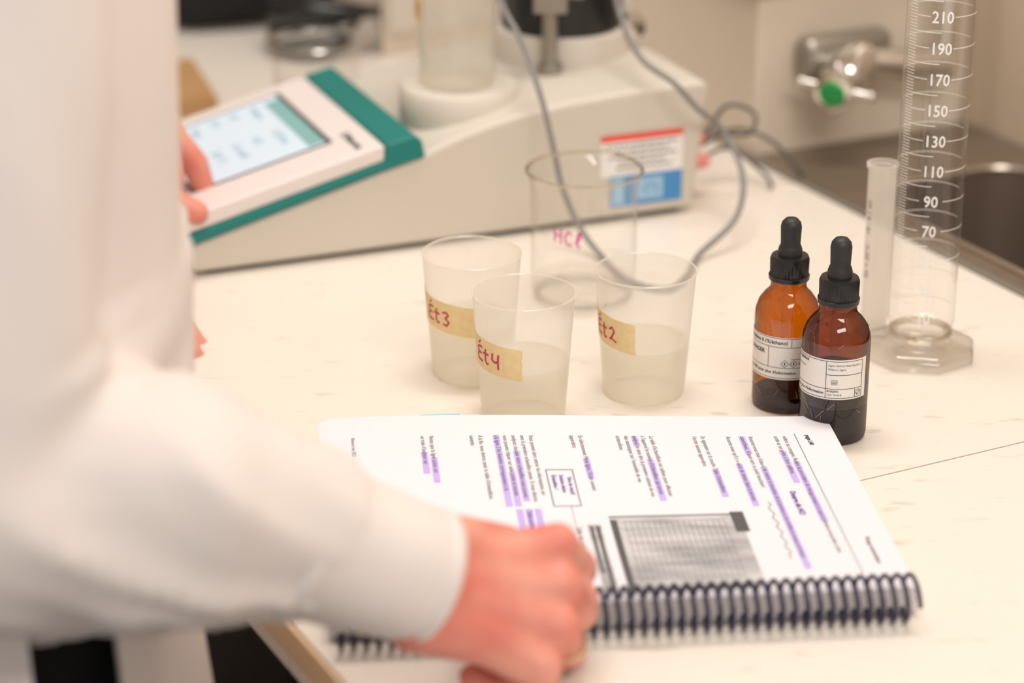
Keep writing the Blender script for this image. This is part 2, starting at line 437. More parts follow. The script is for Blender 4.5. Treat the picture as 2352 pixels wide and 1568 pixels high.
b.obj('warning_sticker', [M_white, M_red, M_blue, M_lblue, M_inkgrey], ti, smooth=False, weld=False, fix=False, label='white sticker with red stripe and blue pictogram')
# stirring plate
dc = T(.212,.060,0)
b = MB(); b.lathe(dc, [(0,.070),(.040,.070),(.042,.074),(.042,.093),(.040,.0955),(.030,.0955),(.029,.0945),(0,.0945)], 64)
b.obj('stirring_plate', M_bodytop, ti)
# rod, dosing unit
rd = V((.027,1.668,0))
b = MB(); b.lathe(rd, [(.0055,.093),(.0055,.40),(0,.40)], 24); b.lathe(rd, [(.0056,.092),(.009,.092),(.009,.099),(.0056,.101)], 24)
b.obj('stand_rod', M_greymetal, ti)
b = MB(); b.box(rd+V((-.012,-.012,.138)), V((.024,0,0)), V((0,.024,0)), V((0,0,.022)))
b.tube([rd+V((.010,0,.150)), rd+V((.024,-.002,.150))], .004, 10)
b.obj('stand_clamp', M_greymetal, ti, bevel=.0015)
b = MB(); b.box(rd+V((-.075,-.035,.30)), V((.085,.015,0)), V((-.004,.022,0)), V((0,0,.012)))
b.obj('stand_arm', M_greymetal, ti, bevel=.0015)
mc = V((.036,1.725,0))
b = MB(); b.lathe(mc, [(0,.090),(.050,.090),(.051,.094),(.048,.112),(.044,.114),(0,.114)], 64); b.obj('drive_base', M_bodytop, ti)
b = MB(); b.lathe(mc, [(.0,.113),(.043,.113),(.0445,.117),(.0445,.30),(.040,.306),(0,.306)], 64); b.obj('drive_cylinder', M_black, ti)
b = MB(); b.box(T(.345,.115,.093), p2*.026, q2*.055, V((0,0,.075))); hb = b.obj('support_block', M_bodytop, ti, bevel=.003)
b = MB(); kc = T(.362,.105,.112); b.lathe(kc+q2*.012, [(0,0),(.006,0),(.006,.006),(.0095,.008),(.0105,.013),(.0095,.020),(0,.022)], 28, axis=-q2)
b.obj('knob', M_chrome, ti, label='chrome knob')

# cable loop
b = MB()
pts = [(-.012,1.66,.29),(-.018,1.64,.20),(-.0077,1.62,.157),(.0071,1.60,.132),(.0200,1.572,.1010),(.0280,1.560,.070),(.0345,1.556,.0426),(.046,1.548,.018),(.060,1.530,.0040),(.076,1.488,.0025),(.100,1.470,.0025),(.116,1.497,.0025),
       (.126,1.530,.005),(.1526,1.560,.0206),(.160,1.600,.0387),(.148,1.628,.0613),(.128,1.607,.084),(.1105,1.600,.1045),(.088,1.625,.1165),(.074,1.67,.142),(.066,1.675,.20),(.03,1.66,.30)]
b.tube(spline(pts, 10), .0021, 10)
tag(b.obj('cable', M_grey), 'grey cable looping from the titrator stand onto the countertop', 'cable')
for pts in ([(.139,1.70,.03),(.156,1.70,.058),(.176,1.69,.056),(.170,1.67,.046),(.145,1.665,.050)],
            [(.139,1.71,.025),(.165,1.71,.038),(.190,1.70,.032),(.205,1.70,.016),(.215,1.705,.003)],
            [(.138,1.695,.020),(.160,1.70,.026),(.185,1.69,.010),(.19,1.68,.003)]):
    b = MB(); b.tube(spline(pts, 8), .0016, 8)
    tag(b.obj('power_cord', M_cord), 'thin dark cord plugged into the end of the titrator', 'cable', 'dark cords behind the titrator')
for k, zz in enumerate((.028, .042)):
    b = MB()
    b.tube([T(.3715,.03+.01*k,zz), T(.388,.03+.01*k,zz-.001), T(.392,.03+.01*k,zz-.001)], [.0065,.006,.004], 14)
    tag(b.obj('plug', M_pinkplug), 'pink plastic plug in the end of the titrator', 'plug', 'pink plugs on the titrator')

# ------------------------------------------------------------ cups
GL = {
 'E': [[(.85,1),(.45,1.02),(.12,.85),(.25,.55),(.7,.55)],[(.25,.55),(.05,.3),(.15,.03),(.8,.0)]],
 "'": [[(.45,1.2),(.85,1.45)]],
 't': [[(.35,1.05),(.25,.2),(.4,0),(.65,.1)],[(.0,.68),(.7,.72)]],
 '3': [[(0,.9),(.35,1.02),(.6,.82),(.25,.55),(.62,.32),(.35,0),(0,.08)]],
 '4': [[(.1,1),(.02,.5),(.3,.38),(.65,.5)],[(.68,1.02),(.6,.5),(.62,-.05)]],
 '2': [[(0,.8),(.3,1.02),(.55,.75),(.3,.35),(0,.08),(.25,.18),(.75,.02)]],
 'H': [[(0,1),(.03,0)],[(0,.5),(.6,.55)],[(.62,1),(.6,0)]],
 'C': [[(.65,.8),(.35,1),(.05,.6),(.08,.2),(.35,0),(.65,.15)]],
 'l': [[(0,.25),(.35,.6),(.45,.95),(.28,1.05),(.15,.7),(.15,.15),(.4,0)]],
}
def write(b, word, size, w, fn, mi, adv=.8):
    x = 0
    for ch in word:
        if ch == ' ': x += .35*size; continue
        if ch == "'":
            for st in GL[ch]: b.stroke([((px*.62)*size+x-adv*size*.95, py*size) for px, py in st], w, fn, mi)
            continue
        for st in GL[ch]: b.stroke([(px*size*.8+x, py*size) for px, py in st], w, fn, mi)
        x += adv*size*(.6 if ch == 't' else .95)
H, RT, RB = .0764, .0292, .0238
def rcup(z): return RB+(RT-RB)*z/H
def cup(pos, num, level, th_end, th_text, label):
    c = empty('plastic_cup', pos, label, 'cup', 'small plastic cups with liquid')
    P = V(pos)
    b = MB()
    b.lathe(P, [(0,.0012),(RB-.0022,.0012),(RB-.001,.0002),(RB,.002)]+[(rcup(z), z) for z in (.01,.02,.03,.04,.05,.06,.07,.0745)]+[(RT+.0003,H-.0006)], 96)
    ring = [P+V(((RT)*math.cos(2*pi*k/96), (RT)*math.sin(2*pi*k/96), H-.0004)) for k in range(97)]
    b.tube(ring, .0006, 6, caps=False)
    b.obj('cup_body', M_cup, c)
    b = MB()
    b.lathe(P, [(RB-.004,.0028)]+[(rcup(z)-.0010, z) for z in (.004,.01,.02)]+[(rcup(level)-.0010, level),(rcup(level)-.003, level-.0004),(0, level-.0004)], 96)
    b.obj('liquid', M_liq, c, label='cloudy pale liquid')
    z0, z1 = .0325, .0515
    b = MB()
    a0, a1 = math.radians(168), math.radians(th_end)
    def tz(a): return .0045*max(0, 1-(math.degrees(a)-180)/88)
    def fn(u, v, e=.0003):
        a = a0+(a1-a0)*u; z = z0+(z1-z0)*v+tz(a); r = rcup(z)+e
        if u > .999: a += .012*math.sin(v*17)
        return P+V((r*math.cos(a), r*math.sin(a), z))
    b.grid(fn, 40, 10)
    def fw(x, y):
        a = math.radians(th_text)+x/.027
        z = z0+.0045+y+tz(a); r = rcup(z)+.00055
        return P+V((r*math.cos(a), r*math.sin(a), z))
    write(b, "E't "+num, .0086, .0011, fw, 1)
    b.obj('tape_label', [M_tape, M_marker], c, weld=False, fix=False, label='masking tape label with red handwriting Ét '+num)
    b = MB()
    for k in range(8):
        a = random.uniform(190, 350)*pi/180; z = random.uniform(.045,.072); r = rcup(z)-.001
        b.sphere(P+V((r*math.cos(a), r*math.sin(a), z)), random.uniform(.0004,.0009), 8, 6)
    b.obj('droplets', M_water, c)['kind'] = 'stuff'
    return c
cup((-.0237,1.337,0), '3', .036, 274, 203, 'translucent plastic cup with tape marked Ét 3 and liquid')
cup((.0066,1.272,0), '4', .036, 268, 200, 'translucent plastic cup with tape marked Ét 4 behind the notebook')
cup((.0773,1.308,0), '2', .033, 255, 190, 'translucent plastic cup with tape marked Ét 2 and liquid')

# cup on stirrer
c = empty('plastic_beaker', dc+V((-.001,.002,.0957)), 'tall translucent plastic beaker of liquid on the titrator stirring plate', 'beaker')
P = V(c.location)
b = MB(); b.lathe(P, [(0,.0005),(.0245,.0005),(.0265,.003),(.0285,.105)], 64); b.obj('beaker_body', thin('beaker_plastic', (.98,.97,.94), (.85,.82,.74), milky=.28, mcol=(.92,.90,.84), rough=.15, refl=.04, rmax=.3, power=2.5), c)
b = MB(); b.lathe(P, [(.0262,.043),(.0262,.044),(0,.044)], 64); b.obj('liquid', M_water, c)
b = MB()
def fn(u, v):
    a = math.radians(180+35*u); r = .0289; return P+V((r*math.cos(a), r*math.sin(a), .045+.02*v))
b.grid(fn, 10, 2)
write(b, "E't", .009, .001, lambda x, y: P+V((.0292*math.cos(3.25+x/.029), .0292*math.sin(3.25+x/.029), .05+y)), 1)
b.obj('tape_label', [M_tape, M_marker], c, weld=False, fix=False)

# glass beakers
def beaker(pos, R, Hh, label, name='glass_beaker', rimm=M_glassrim, spout=2.2):
    c = empty(name, pos, label, 'beaker'); P = V(pos)
    prof = [(0,.0012),(R*.82,.0012),(R*.92,.003),(R*.985,.009),(R*.99,.02),(R*.99,Hh*.8),(R*1.0,Hh*.9),(R*1.05,Hh*.97),(R*1.08,Hh)]
    b = MB(); b.lathe(P, prof, 96)
    for v in b.v:
        r = v-P; z = r.z; a = math.atan2(r.y, r.x)
        k = max(0, math.cos(a-spout))**18*max(0, (z/Hh-.86)/.14)
        v.x += k*.007*math.cos(spout); v.y += k*.007*math.sin(spout); v.z -= k*.001
    b.obj('beaker_body', M_glass, c, fix=False)
    ring = []
    for k in range(97):
        a = 2*pi*k/96; kk = max(0, math.cos(a-spout))**18
        ring.append(P+V((R*1.075*math.cos(a)+kk*.007*math.cos(spout), R*1.075*math.sin(a)+kk*.007*math.sin(spout), Hh-kk*.001)))
    b = MB(); b.tube(ring, .0012, 8, caps=False); b.obj('rim', rimm, c)
    ring = [P+V((R*.88*math.cos(2*pi*k/64), R*.88*math.sin(2*pi*k/64), .0032)) for k in range(65)]
    b = MB(); b.tube(ring, .0022, 8, caps=False); b.obj('base', M_foot, c)
    return c, P
c, P = beaker((.046,1.464,0), .0342, .0861, 'empty glass beaker marked HCl in pink handwriting', spout=1.2)
b = MB()
def fw(x, y):
    a = math.radians(236)+x/.034; return P+V((.03435*math.cos(a), .03435*math.sin(a), .048+y-.15*x))
write(b, 'HCl', .0092, .0013, fw, 0, adv=.80)
b.obj('handwriting', M_pink, c, weld=False, fix=False, label='pink handwriting HCl')
b = MB(); b.lathe(P, [(.0325,.0125),(.0325,.013),(0,.013)], 64); b.obj('liquid', M_water, c)
c, P = beaker((-.155,1.85,0), .034, .068, 'low glass jar with dark contents beside black cables', 'glass_jar', rimm=M_glassrim, spout=.2)
b = MB(); b.lathe(P, [(0,.004),(.03,.005),(.032,.028),(0,.028)], 48); b.obj('liquid', M_jarliq, c)

# ------------------------------------------------------------ graduated cylinder
gc = V((.248,1.365,0))
g = empty('graduated_cylinder', gc, 'tall clear glass graduated cylinder with white scale numbers', 'graduated cylinder')
b = MB(); RO = .0200
b.lathe(gc, [(0,.0165),(.015,.017),(RO-.001,.020),(RO,.025),(RO,.34),(RO+.001,.342)], 96)
b.obj('tube', M_glass, g)
b = MB()
b.lathe(gc, [(0,.0003),(.0335,.0003),(.0355,.0015),(.0355,.0065),(.0325,.0095),(.021,.0125),(.0165,.0155),(.0145,.0160)], 8, rot=.2)
b.obj('foot', M_foot, g, bevel=.0010, angle=20)
ring = [gc+V((.018*math.cos(2*pi*k/64), .018*math.sin(2*pi*k/64), .0165)) for k in range(65)]
b = MB(); b.tube(ring, .0016, 8, caps=False); b.obj('collar', M_glassrim, g)
b = MB()
def zml(ml): return .0218+.000922*ml
def arc(b, z, a0, a1, w=.00042, n=24):
    R_ = RO+.00015
    def fn(u, v):
        a = math.radians(a0+(a1-a0)*u); return gc+V((R_*math.cos(a), R_*math.sin(a), z+(v-.5)*w))
    b.grid(fn, n, 1)
for ml in range(10, 251, 2):
    z = zml(ml)
    if ml % 20 == 10:
        arc(b, z, 200, 243); arc(b, z, 283, 350); arc(b, z, 20, 160)
    elif ml % 10 == 0: arc(b, z, 200, 262)
    else: arc(b, z, 200, 218, n=6)
for ml in range(10, 251, 20):
    t = text2d(str(ml), .0098, .012, 'CENTER')
    def fm(x, y, ml=ml):
        a = math.radians(263)+x*.86/RO; R_ = RO+.0002; return gc+V((R_*math.cos(a), R_*math.sin(a), zml(ml)-.0035+y))
    b.mapped(t, fm)
b.obj('scale_markings', M_mark, g, smooth=False, weld=False, fix=False, label='white numbers from 10 to 250 with tick lines')

# small plastic tube
pc = V((.2255,1.402,0))
g = empty('measuring_tube', pc, 'narrow white plastic measuring tube behind the glass cylinder', 'measuring cylinder')
b = MB(); b.lathe(pc, [(0,.005),(.0078,.005),(.0082,.012),(.0086,.107),(.0098,.108),(.0098,.1105),(.0085,.1105)], 48); b.obj('tube', M_pp, g)
b = MB(); b.lathe(pc, [(0,.0002),(.0125,.0002),(.0125,.0025),(.009,.0045),(.006,.0055)], 6); b.obj('foot', M_pp, g, angle=20)
b = MB()
t = text2d('Ex + 20°C    10 : 0.1 ml', .0052, .01)
b.mapped(t, lambda x, y: pc+V((.0088*math.cos(math.radians(222)-y/.0088), .0088*math.sin(math.radians(222)-y/.0088), .038+x)))
b.obj('lettering', M_inkgrey, g, smooth=False, weld=False, fix=False)

# ------------------------------------------------------------ dropper bottles
def bottle(pos, scale, lz0, lz1, a0, a1, ltop, label, label_fn, tape, glassm):
    c = empty('dropper_bottle', pos, label, 'bottle', 'amber dropper bottles'); P = V(pos); R = .0190*scale
    k = scale
    b = MB()
    prof = [(0,.002),(R-.004,.0015),(R-.003,.0002),(R-.0006,.0012),(R,.004)]+[(R, .004+i*.0068*k) for i in range(1, 9)]+[(R*.985,.0615*k),(R*.90,.0665*k),(R*.74,.0708*k),(R*.60,.0735*k),(R*.555,.0755*k),(R*.55,.079*k),(R*.60,.0795*k),(R*.60,.081*k),(R*.52,.082*k),(R*.52,.088*k)]
    b.lathe(P, prof, 80)
    b.obj('bottle_body', glassm, c, fix=True)
    b = MB()
    b.lathe(P, [(0,.0024),(R-.003,.0024),(R-.0012,.0044),(R-.0012,ltop),(0,ltop)], 64, 0)
    b.obj('liquid', M_darkliq, c)
    b = MB(); seg = 72
    cp = [(0.0,.0795),(.0102,.0795),(.0116,.0802),(.0117,.0825),(.0110,.083),(.0112,.0925),(.0104,.0945),(.0072,.095),(0,.095)]
    b.lathe(P, [(r, z*k) for r, z in cp], seg)
    for i, v in enumerate(b.v):
        r = v-P; kk = r.z/k
        if .0828 < kk < .0935 and math.hypot(r.x, r.y) > .009 and (i % seg) % 2:
            f_ = .95; v.x = P.x+r.x*f_; v.y = P.y+r.y*f_
    cap = b.obj('cap', M_black, c)
    b = MB(); b.lathe(P, [(r, z*k) for r, z in [(.0068,.0945),(.0069,.098),(.0063,.100),(.0056,.1015),(.0058,.107),(.0060,.112),(.0054,.1148),(.0035,.1170),(0,.1177)]], 40)
    bb = b.obj('dropper_bulb', M_rubber, c)
    b = MB(); b.lathe(P, [(.0032,.080*k),(.0032,ltop+.012),(.0015,ltop+.004),(.0012,ltop+.001)], 24); b.obj('pipette', M_glass, c)
    b = MB()
    def cyl(a, z, e): r = R+e; return P+V((r*math.cos(a), r*math.sin(a), z))
    A0, A1 = math.radians(a0), math.radians(a1)
    b.grid(lambda u, v: cyl(A0+(A1-A0)*u, lz0+(lz1-lz0)*v, .00025), 60, 1, 0)
    label_fn(b, cyl, R)
    b.obj('paper_label', [M_white, M_ink], c, weld=False, fix=False, label='white printed chemical label with black text')
    b = MB()
    b.grid(lambda u, v: cyl(math.radians(150+190*u), lz0-.006+(lz1+.008-lz0+.006)*v, .0006), 60, 3, 0)
    for kx in range(tape):
        a = random.uniform(200, 330); z = lz1+random.uniform(.001,.008) if random.random() < .5 else lz0-random.uniform(.001,.012)
        da = random.uniform(-14, 14); dz = random.uniform(.002,.006)*(1 if z > lz1 else -1)
        pts = [(math.radians(a+da*i/4)*R, z+dz*i/4) for i in range(5)]
        b.stroke(pts, random.uniform(.00012,.00022), lambda x, y: cyl(x/R, y, .0008), 1, sub=1)
    b.obj('clear_tape', [M_film, M_scratch], c, weld=False, fix=False, label='creased clear tape over the label')
    return c
def txt(b, cyl, R, s, size, deg, z, bold=.0, align='LEFT', mi=1):
    b.mapped(text2d(s, size, bold, align), lambda x, y: cyl(math.radians(deg)+x/R, z+y, .0004), mi)
def line(b, cyl, R, d0, z0, d1, z1, w=.0003):
    b.stroke([(math.radians(d0)*R, z0), (math.radians(d1)*R, z1)], w, lambda x, y: cyl(x/R, y, .0004), 1, sub=14)
def lab1(b, cyl, R):
    txt(b, cyl, R, 'Phénolphtaléine 0.1%/éthanol', .0031, 266, .0438, .02, 'RIGHT')
    txt(b, cyl, R, 'DANGER', .0034, 224, .0372, .02, 'RIGHT')
    for z in (.0420, .0295, .0232, .0474): line(b, cyl, R, 165, z, 345, z)
    line(b, cyl, R, 273, .0420, 273, .0474); line(b, cyl, R, 232, .0295, 232, .0420); line(b, cyl, R, 273, .0350, 345, .0350)
    for d in (262, 278, 294):
        x0 = math.radians(d)*R; z0 = .0322; s = .0022
        b.stroke([(x0-s,z0),(x0,z0+s),(x0+s,z0),(x0,z0-s),(x0-s,z0)], .00032, lambda x, y: cyl(x/R, y, .0004), 1, sub=2)
        b.stroke([(x0,z0-.0009),(x0,z0+.0009)], .0007 if d != 294 else .0004, lambda x, y: cyl(x/R, y, .0004), 1, sub=2)
    txt(b, cyl, R, "Consulter la note HSE pour plus d'information", .0025, 283, .0257, .02, 'RIGHT')
def lab2(b, cyl, R):
    txt(b, cyl, R, 'Bleu de bromophénol', .0028, 214, .0490, .02, 'RIGHT')
    for z in (.0515, .0352, .0298): line(b, cyl, R, 165, z, 312, z)
    line(b, cyl, R, 165, .0455, 205, .0455)
    line(b, cyl, R, 248, .0515, 248, .0298); line(b, cyl, R, 312, .0515, 312, .0298); line(b, cyl, R, 298, .0352, 298, .0298); line(b, cyl, R, 248, .0435, 312, .0435)
    txt(b, cyl, R, 'Sigma Aldrich Fluka Supelco /', .0016, 251, .0486, .0)
    txt(b, cyl, R, 'Millipore Sigma', .0016, 251, .0463, .0)
    txt(b, cyl, R, "Consulter la note plus d'information", .0023, 245, .0318, .02, 'RIGHT')
    txt(b, cyl, R, 'B150287A', .0015, 250, .0333, .02); txt(b, cyl, R, 'CAS: 76-60-8', .0015, 250, .0312, 0)
    x0 = math.radians(305)*R; z0 = .0325
    b.stroke([(x0+.0016*math.cos(t*pi/6), z0+.0016*math.sin(t*pi/6)) for t in range(13)], .0003, lambda x, y: cyl(x/R, y, .0004), 1, sub=1)
    b.stroke([(x0-.001,z0-.001),(x0+.001,z0+.001)], .0004, lambda x, y: cyl(x/R, y, .0004), 1, sub=2)
    x0 = math.radians(262)*R; z0 = .0392
    b.stroke([(x0-.0016,z0-.0013),(x0+.0016,z0-.0013),(x0+.0016,z0+.0013),(x0-.0016,z0+.0013),(x0-.0016,z0-.0013)], .0002, lambda x, y: cyl(x/R, y, .0004), 1, sub=2)
    line(b, cyl, R, 258, .0395, 266, .0395, .0003); line(b, cyl, R, 258, .0387, 266, .0387, .0003)
bottle((.1578,1.2905,0), .97, .0222, .0480, 150, 345, .0095, 'amber glass dropper bottle with white label, mostly empty', lab1, 8, M_amber)
bottle((.1805,1.2475,0), 1.0, .0288, .0525, 150, 322, .0400, 'amber glass dropper bottle half full of dark liquid', lab2, 11, M_amberd)

# ------------------------------------------------------------ notebook
FR = V((.1755,1.2405,0)); uh = V((.9954,.0958,0)); rh = V((.0958,-.9954,0))
PW, PH, TH = .207, .283, .0140
def sm(t): t = max(0, min(1, t)); return t*t*(3-2*t)
def lift(rx, py): return .0100*sm(py/PH)*sm(1-rx/PW) + .0012*math.sin(py/PH*pi)*sm(1-rx/.2)
def PG(rx, py, e=0): return FR+rh*rx-uh*py+V((0,0,TH+lift(rx, py)+e))
nb = empty('spiral_notebook', FR+rh*.1-uh*.14, 'open spiral-bound course booklet with purple highlighted printed page', 'notebook')
def roundc(u, v):
    rx, py = v*PW, u*PH
    r = .010
    if rx < r and py < r:
        dx, dy = r-rx, r-py
        m = max(dx, dy)/max(math.hypot(dx, dy), 1e-9)
        rx, py = r-dx*m, r-dy*m
    if rx < r and py > PH-r:
        dx, dy = r-rx, py-(PH-r)
        m = max(dx, dy)/max(math.hypot(dx, dy), 1e-9)
        rx, py = r-dx*m, PH-r+dy*m
    return rx, py
NU, NV = 56, 41
b = MB()
def top(u, v): rx, py = roundc(u, v); return PG(rx, py, -.0004)
def botf(u, v): rx, py = roundc(u, v); p = FR+rh*rx-uh*py; p.z = .0016; return p
b.grid(top, NU, NV, 0); b.grid(botf, NU, NV, 0)
edge = [(i/NU, 0) for i in range(NU)]+[(1, j/NV) for j in range(NV)]+[(1-i/NU, 1) for i in range(NU)]+[(0, 1-j/NV) for j in range(NV)]
for i in range(len(edge)):
    a, c2 = edge[i], edge[(i+1) % len(edge)]
    b.quad(top(*a), top(*c2), botf(*c2), botf(*a), 0)
b.obj('page_stack', M_pagesedge, nb)
b = MB(); 
def cov(u, v): rx, py = roundc(u, v); p = FR+rh*(rx)-uh*py; p.z = .0002; return p
def cov2(u, v): p = cov(u, v); p.z = .0014; return p
b.grid(cov, 20, 14); b.grid(cov2, 20, 14); b.obj('back_cover', M_white, nb)
b = MB(); b.grid(lambda u, v: PG(*roundc(u, v), e=.0), NU, NV, 0)
def ptxt(s, rx, py, size=.0031, mi=1, bold=0., e=.00025):
    b.mapped(text2d(s, size, bold), lambda x, y: PG(rx+x, py-y, e), mi)
def hl(rx0, rx1, py, w=.0036):
    n = 8
    b.grid(lambda u, v: PG(rx0+(rx1-rx0)*u, py-w*.78+w*v, .00012), n, 1, 2)
def bar(rx0, rx1, py0, py1, mi, e=.00015): b.grid(lambda u, v: PG(rx0+(rx1-rx0)*u, py0+(py1-py0)*v, e), 10, 10, mi)
G = 3
ptxt('page L40', .026, .017, .0036, 1, .02)
bar(.024, .190, .0225, .0229, 3)
ptxt('Titrage automatique', .150, .013, .0036, 3, .01)
ptxt('vidéra au complet. Refaire la procédure de rinçage jusqu’à ce que la solution soit prête à être', .027, .0300, .0037, G); hl(.060, .132, .030)
ptxt('acide et est prête à être utilisée.', .027, .0348, .0037, G); hl(.046, .086, .0348)
ptxt('Dosage du HCl', .096, .0400, .0044, 4, .035)
ptxt('Assurez-vous tout d’abord de retirer le bouchon de la burette et de vérifier le niveau du titrant', .027, .0490, .0037, G); hl(.066, .182, .0490)
ptxt('caoutchouc. À quoi sert ce petit bouchon?', .027, .0537, .0037, G); hl(.027, .050, .0537)
b.stroke([(.108+.0035*i, (.0012*math.sin(i*2.1))) for i in range(19)], .0004, lambda x, y: PG(x, .0539-y, .0003), 3, sub=3)
ptxt('Assurez-vous qu’il y a assez de titrant dans la burette', .027, .0615, .0037, G); hl(.062, .112, .0615)
ptxt('En appuyant sur la touche Table d’échantillons', .027, .0755, .0037, G); hl(.068, .101, .0755)
ptxt('l’écran suivant apparaîtra:', .027, .0802, .0037, G)
for i, (s, h) in enumerate((('La table d’échantillons est utilisée pour effectuer', None), ('à l’appareil le nombre d’échantillons qui seront', (.056,.104)), ('analysés et ainsi dire la première colonne de vos', (.027,.040)), ('des statistiques sur l’ensemble de vos', None), ('échantillons.', None))):
    ptxt(s, .027, .1040+.0046*i, .0037, G)
    if h: hl(h[0], h[1], .1040+.0046*i)
ptxt('En sélectionnant Menu ligne, l’écran suivant', .027, .1430, .0037, G); hl(.055, .078, .1430)
ptxt('apparaîtra:', .027, .1476, .0037, G)
for (p, q) in (((.068,.151),(.108,.151)), ((.108,.151),(.108,.165)), ((.108,.165),(.068,.165)), ((.068,.165),(.068,.151))):
    b.stroke([p, q], .0005, lambda x, y: PG(x, y, .0002), 1, sub=6)
ptxt('Titre du réactif', .076, .1547, .0032, 4, .02); ptxt('Solution étalon', .074, .1587, .0032, 4, .02); ptxt('Échantillon 1', .074, .1627, .0032, 4, .02)
for i, (s, h) in enumerate((('Vous pouvez alors entrer les informations sur', None), ('avec la première échantillon pesée. Si vous désirez', None), ('analysez chacune votre échantillon vous pouvez', (.046,.102)), ('vous pouvez cliquer sur table active et ensuite', (.070,.107)), ('à la ligne 2 les données correspondant à la', (.027,.107)))):
    ptxt(s, .027, .1700+.0047*i, .0037, G)
    if h: hl(h[0], h[1], .1700+.0047*i)
ptxt('Table active la ligne en cours', .112, .1794, .0037, 4, .01); hl(.110, .140, .1747); hl(.110, .165, .1794); hl(.110,.160,.1841)
ptxt('À la fin, vous devrez avoir la table d’échantillons', .027, .1975, .0037, G); ptxt('suivante:', .027, .2022, .0037, G)
ptxt('Notez que la ligne active est', .027, .2240, .0037, G); hl(.052, .080, .2240)
ptxt('en train d’analyser est', .027, .2287, .0037, G); hl(.046, .070, .2287)
ptxt('Révision mai 2022', .027, .2660, .0030, 3)
# printed picture
bar(.120, .199, .0715, .1385, 5, .00013)
bar(.118, .140, .0690, .0760, 6, .0002)
bar(.124, .199, .1350, .1385, 6, .00022)
bar(.195, .199, .0780, .1385, 6, .00022)
bar(.120, .1212, .0715, .1385, 6, .00022)
for i in range(18): bar(.126, .190, .080+.0030*i, .08025+.0030*i, 3, .0002)
for i in range(9): bar(.126+.0075*i, .12625+.0075*i, .080, .132, 3, .0002)
bar(.128, .199, .1435, .1505, 5, .00013); bar(.130, .197, .1445, .1464, 6, .0002); bar(.130, .178, .1478, .1494, 6, .0002)
bar(.108,.135,.1560,.1563,3); 
ptxt('Table des échantillons', .130, .1560, .0037, G); ptxt('Ajouter une ligne pour chaque', .130, .192, .0037, G); ptxt('analyse suivante', .130, .1967, .0037, G)
b.obj('printed_page', [M_paper, M_ink, M_hl, M_inkgrey, M_purple, M_photo, M_photodark], nb, weld=False, fix=False, smooth=False, label='white page with French text, purple highlights and grey picture')
# coil
b = MB(); pts = []; turns = 46; pitch = .0060; seg = 22
c0 = FR+rh*(PW+.0060)-uh*.0030; RC = .0112
for i in range(turns*seg+1):
    a = 2*pi*i/seg
    pts.append(c0-uh*(pitch*i/seg)+rh*(RC*math.cos(a))+V((0,0,.0126+RC*.98*math.sin(a))))
b.tube(pts, .0012, 7)
b.obj('coil_binding', M_coil, nb, label='navy blue plastic coil')
b = MB(); b.grid(lambda u, v: FR-uh*(.205+.022*u)+rh*(-.0045+.012*v)+V((0,0,.0139+lift(0,.21)-.001)), 4, 2); b.obj('sticky_tab', M_bluetab, nb, label='blue sticky tab')

# ------------------------------------------------------------ background objects
cb = MB(); o_ = V((-.335,1.845,0)); cb.box(o_, V((.10,.02,0)), V((-.035,.12,0)), V((0,0,.016)))
cb.box(o_+V((.004,.004,.016)), V((.05,.01,0)), V((-.033,.112,0)), V((0,0,.002))); cb.box(o_+V((.056,.015,.016)), V((.038,.008,0)), V((-.033,.112,0)), V((0,0,.0015)))
tag(cb.obj('cardboard_box', M_card, bevel=.001), 'flat brown cardboard box lying on the countertop', 'box')
b = MB()
b.box(V((-.113,2.05,0)), V((.16,.075,0)), V((-.012,.13,0)), V((0,0,.28)), 0)
b.box(V((-.107,2.047,.02)), V((.15,.070,0)), V((-.002,.005,0)), V((0,0,.24)), 1)
tag(b.obj('instrument_case', [M_panel, M_bodytop], bevel=.006), 'upright beige instrument housing standing behind the titrator', 'laboratory instrument')
b = MB(); bc = V((-.275,2.205,0))
b.loft([(bc+V((0,0,.01)),.115,.080),(bc+V((0,0,.06)),.125,.088),(bc+V((0,0,.14)),.12,.08),(bc+V((0,0,.20)),.09,.055)], ex=V((.97,.05,0)), ey=V((-.05,.97,0)))
vs, fs = remeshed(b, .007, 5, [(.05,.02,'')])
b = MB(); b.add([V((v.x, v.y, max(v.z, .001))) for v in vs], fs); bag = tag(b.obj('black_bag', M_cloth, weld=False, fix=False), 'black fabric bag lying on the countertop near coiled cables', 'bag')
coil = MB()
for k in range(5):
    cc = V((-.178+.004*k, 2.055+.003*k, .0)); R_ = .028+.003*k
    coil.tube([cc+V((R_*math.cos(t*pi/16)*1.2, R_*.8*math.sin(t*pi/16), .005+.007*k+.008*(1+math.sin(t*pi/16+k)))) for t in range(33)], .0032, 8)
tag(coil.obj('coiled_cable', M_black, weld=False), 'coil of black cable lying on the countertop', 'cable')

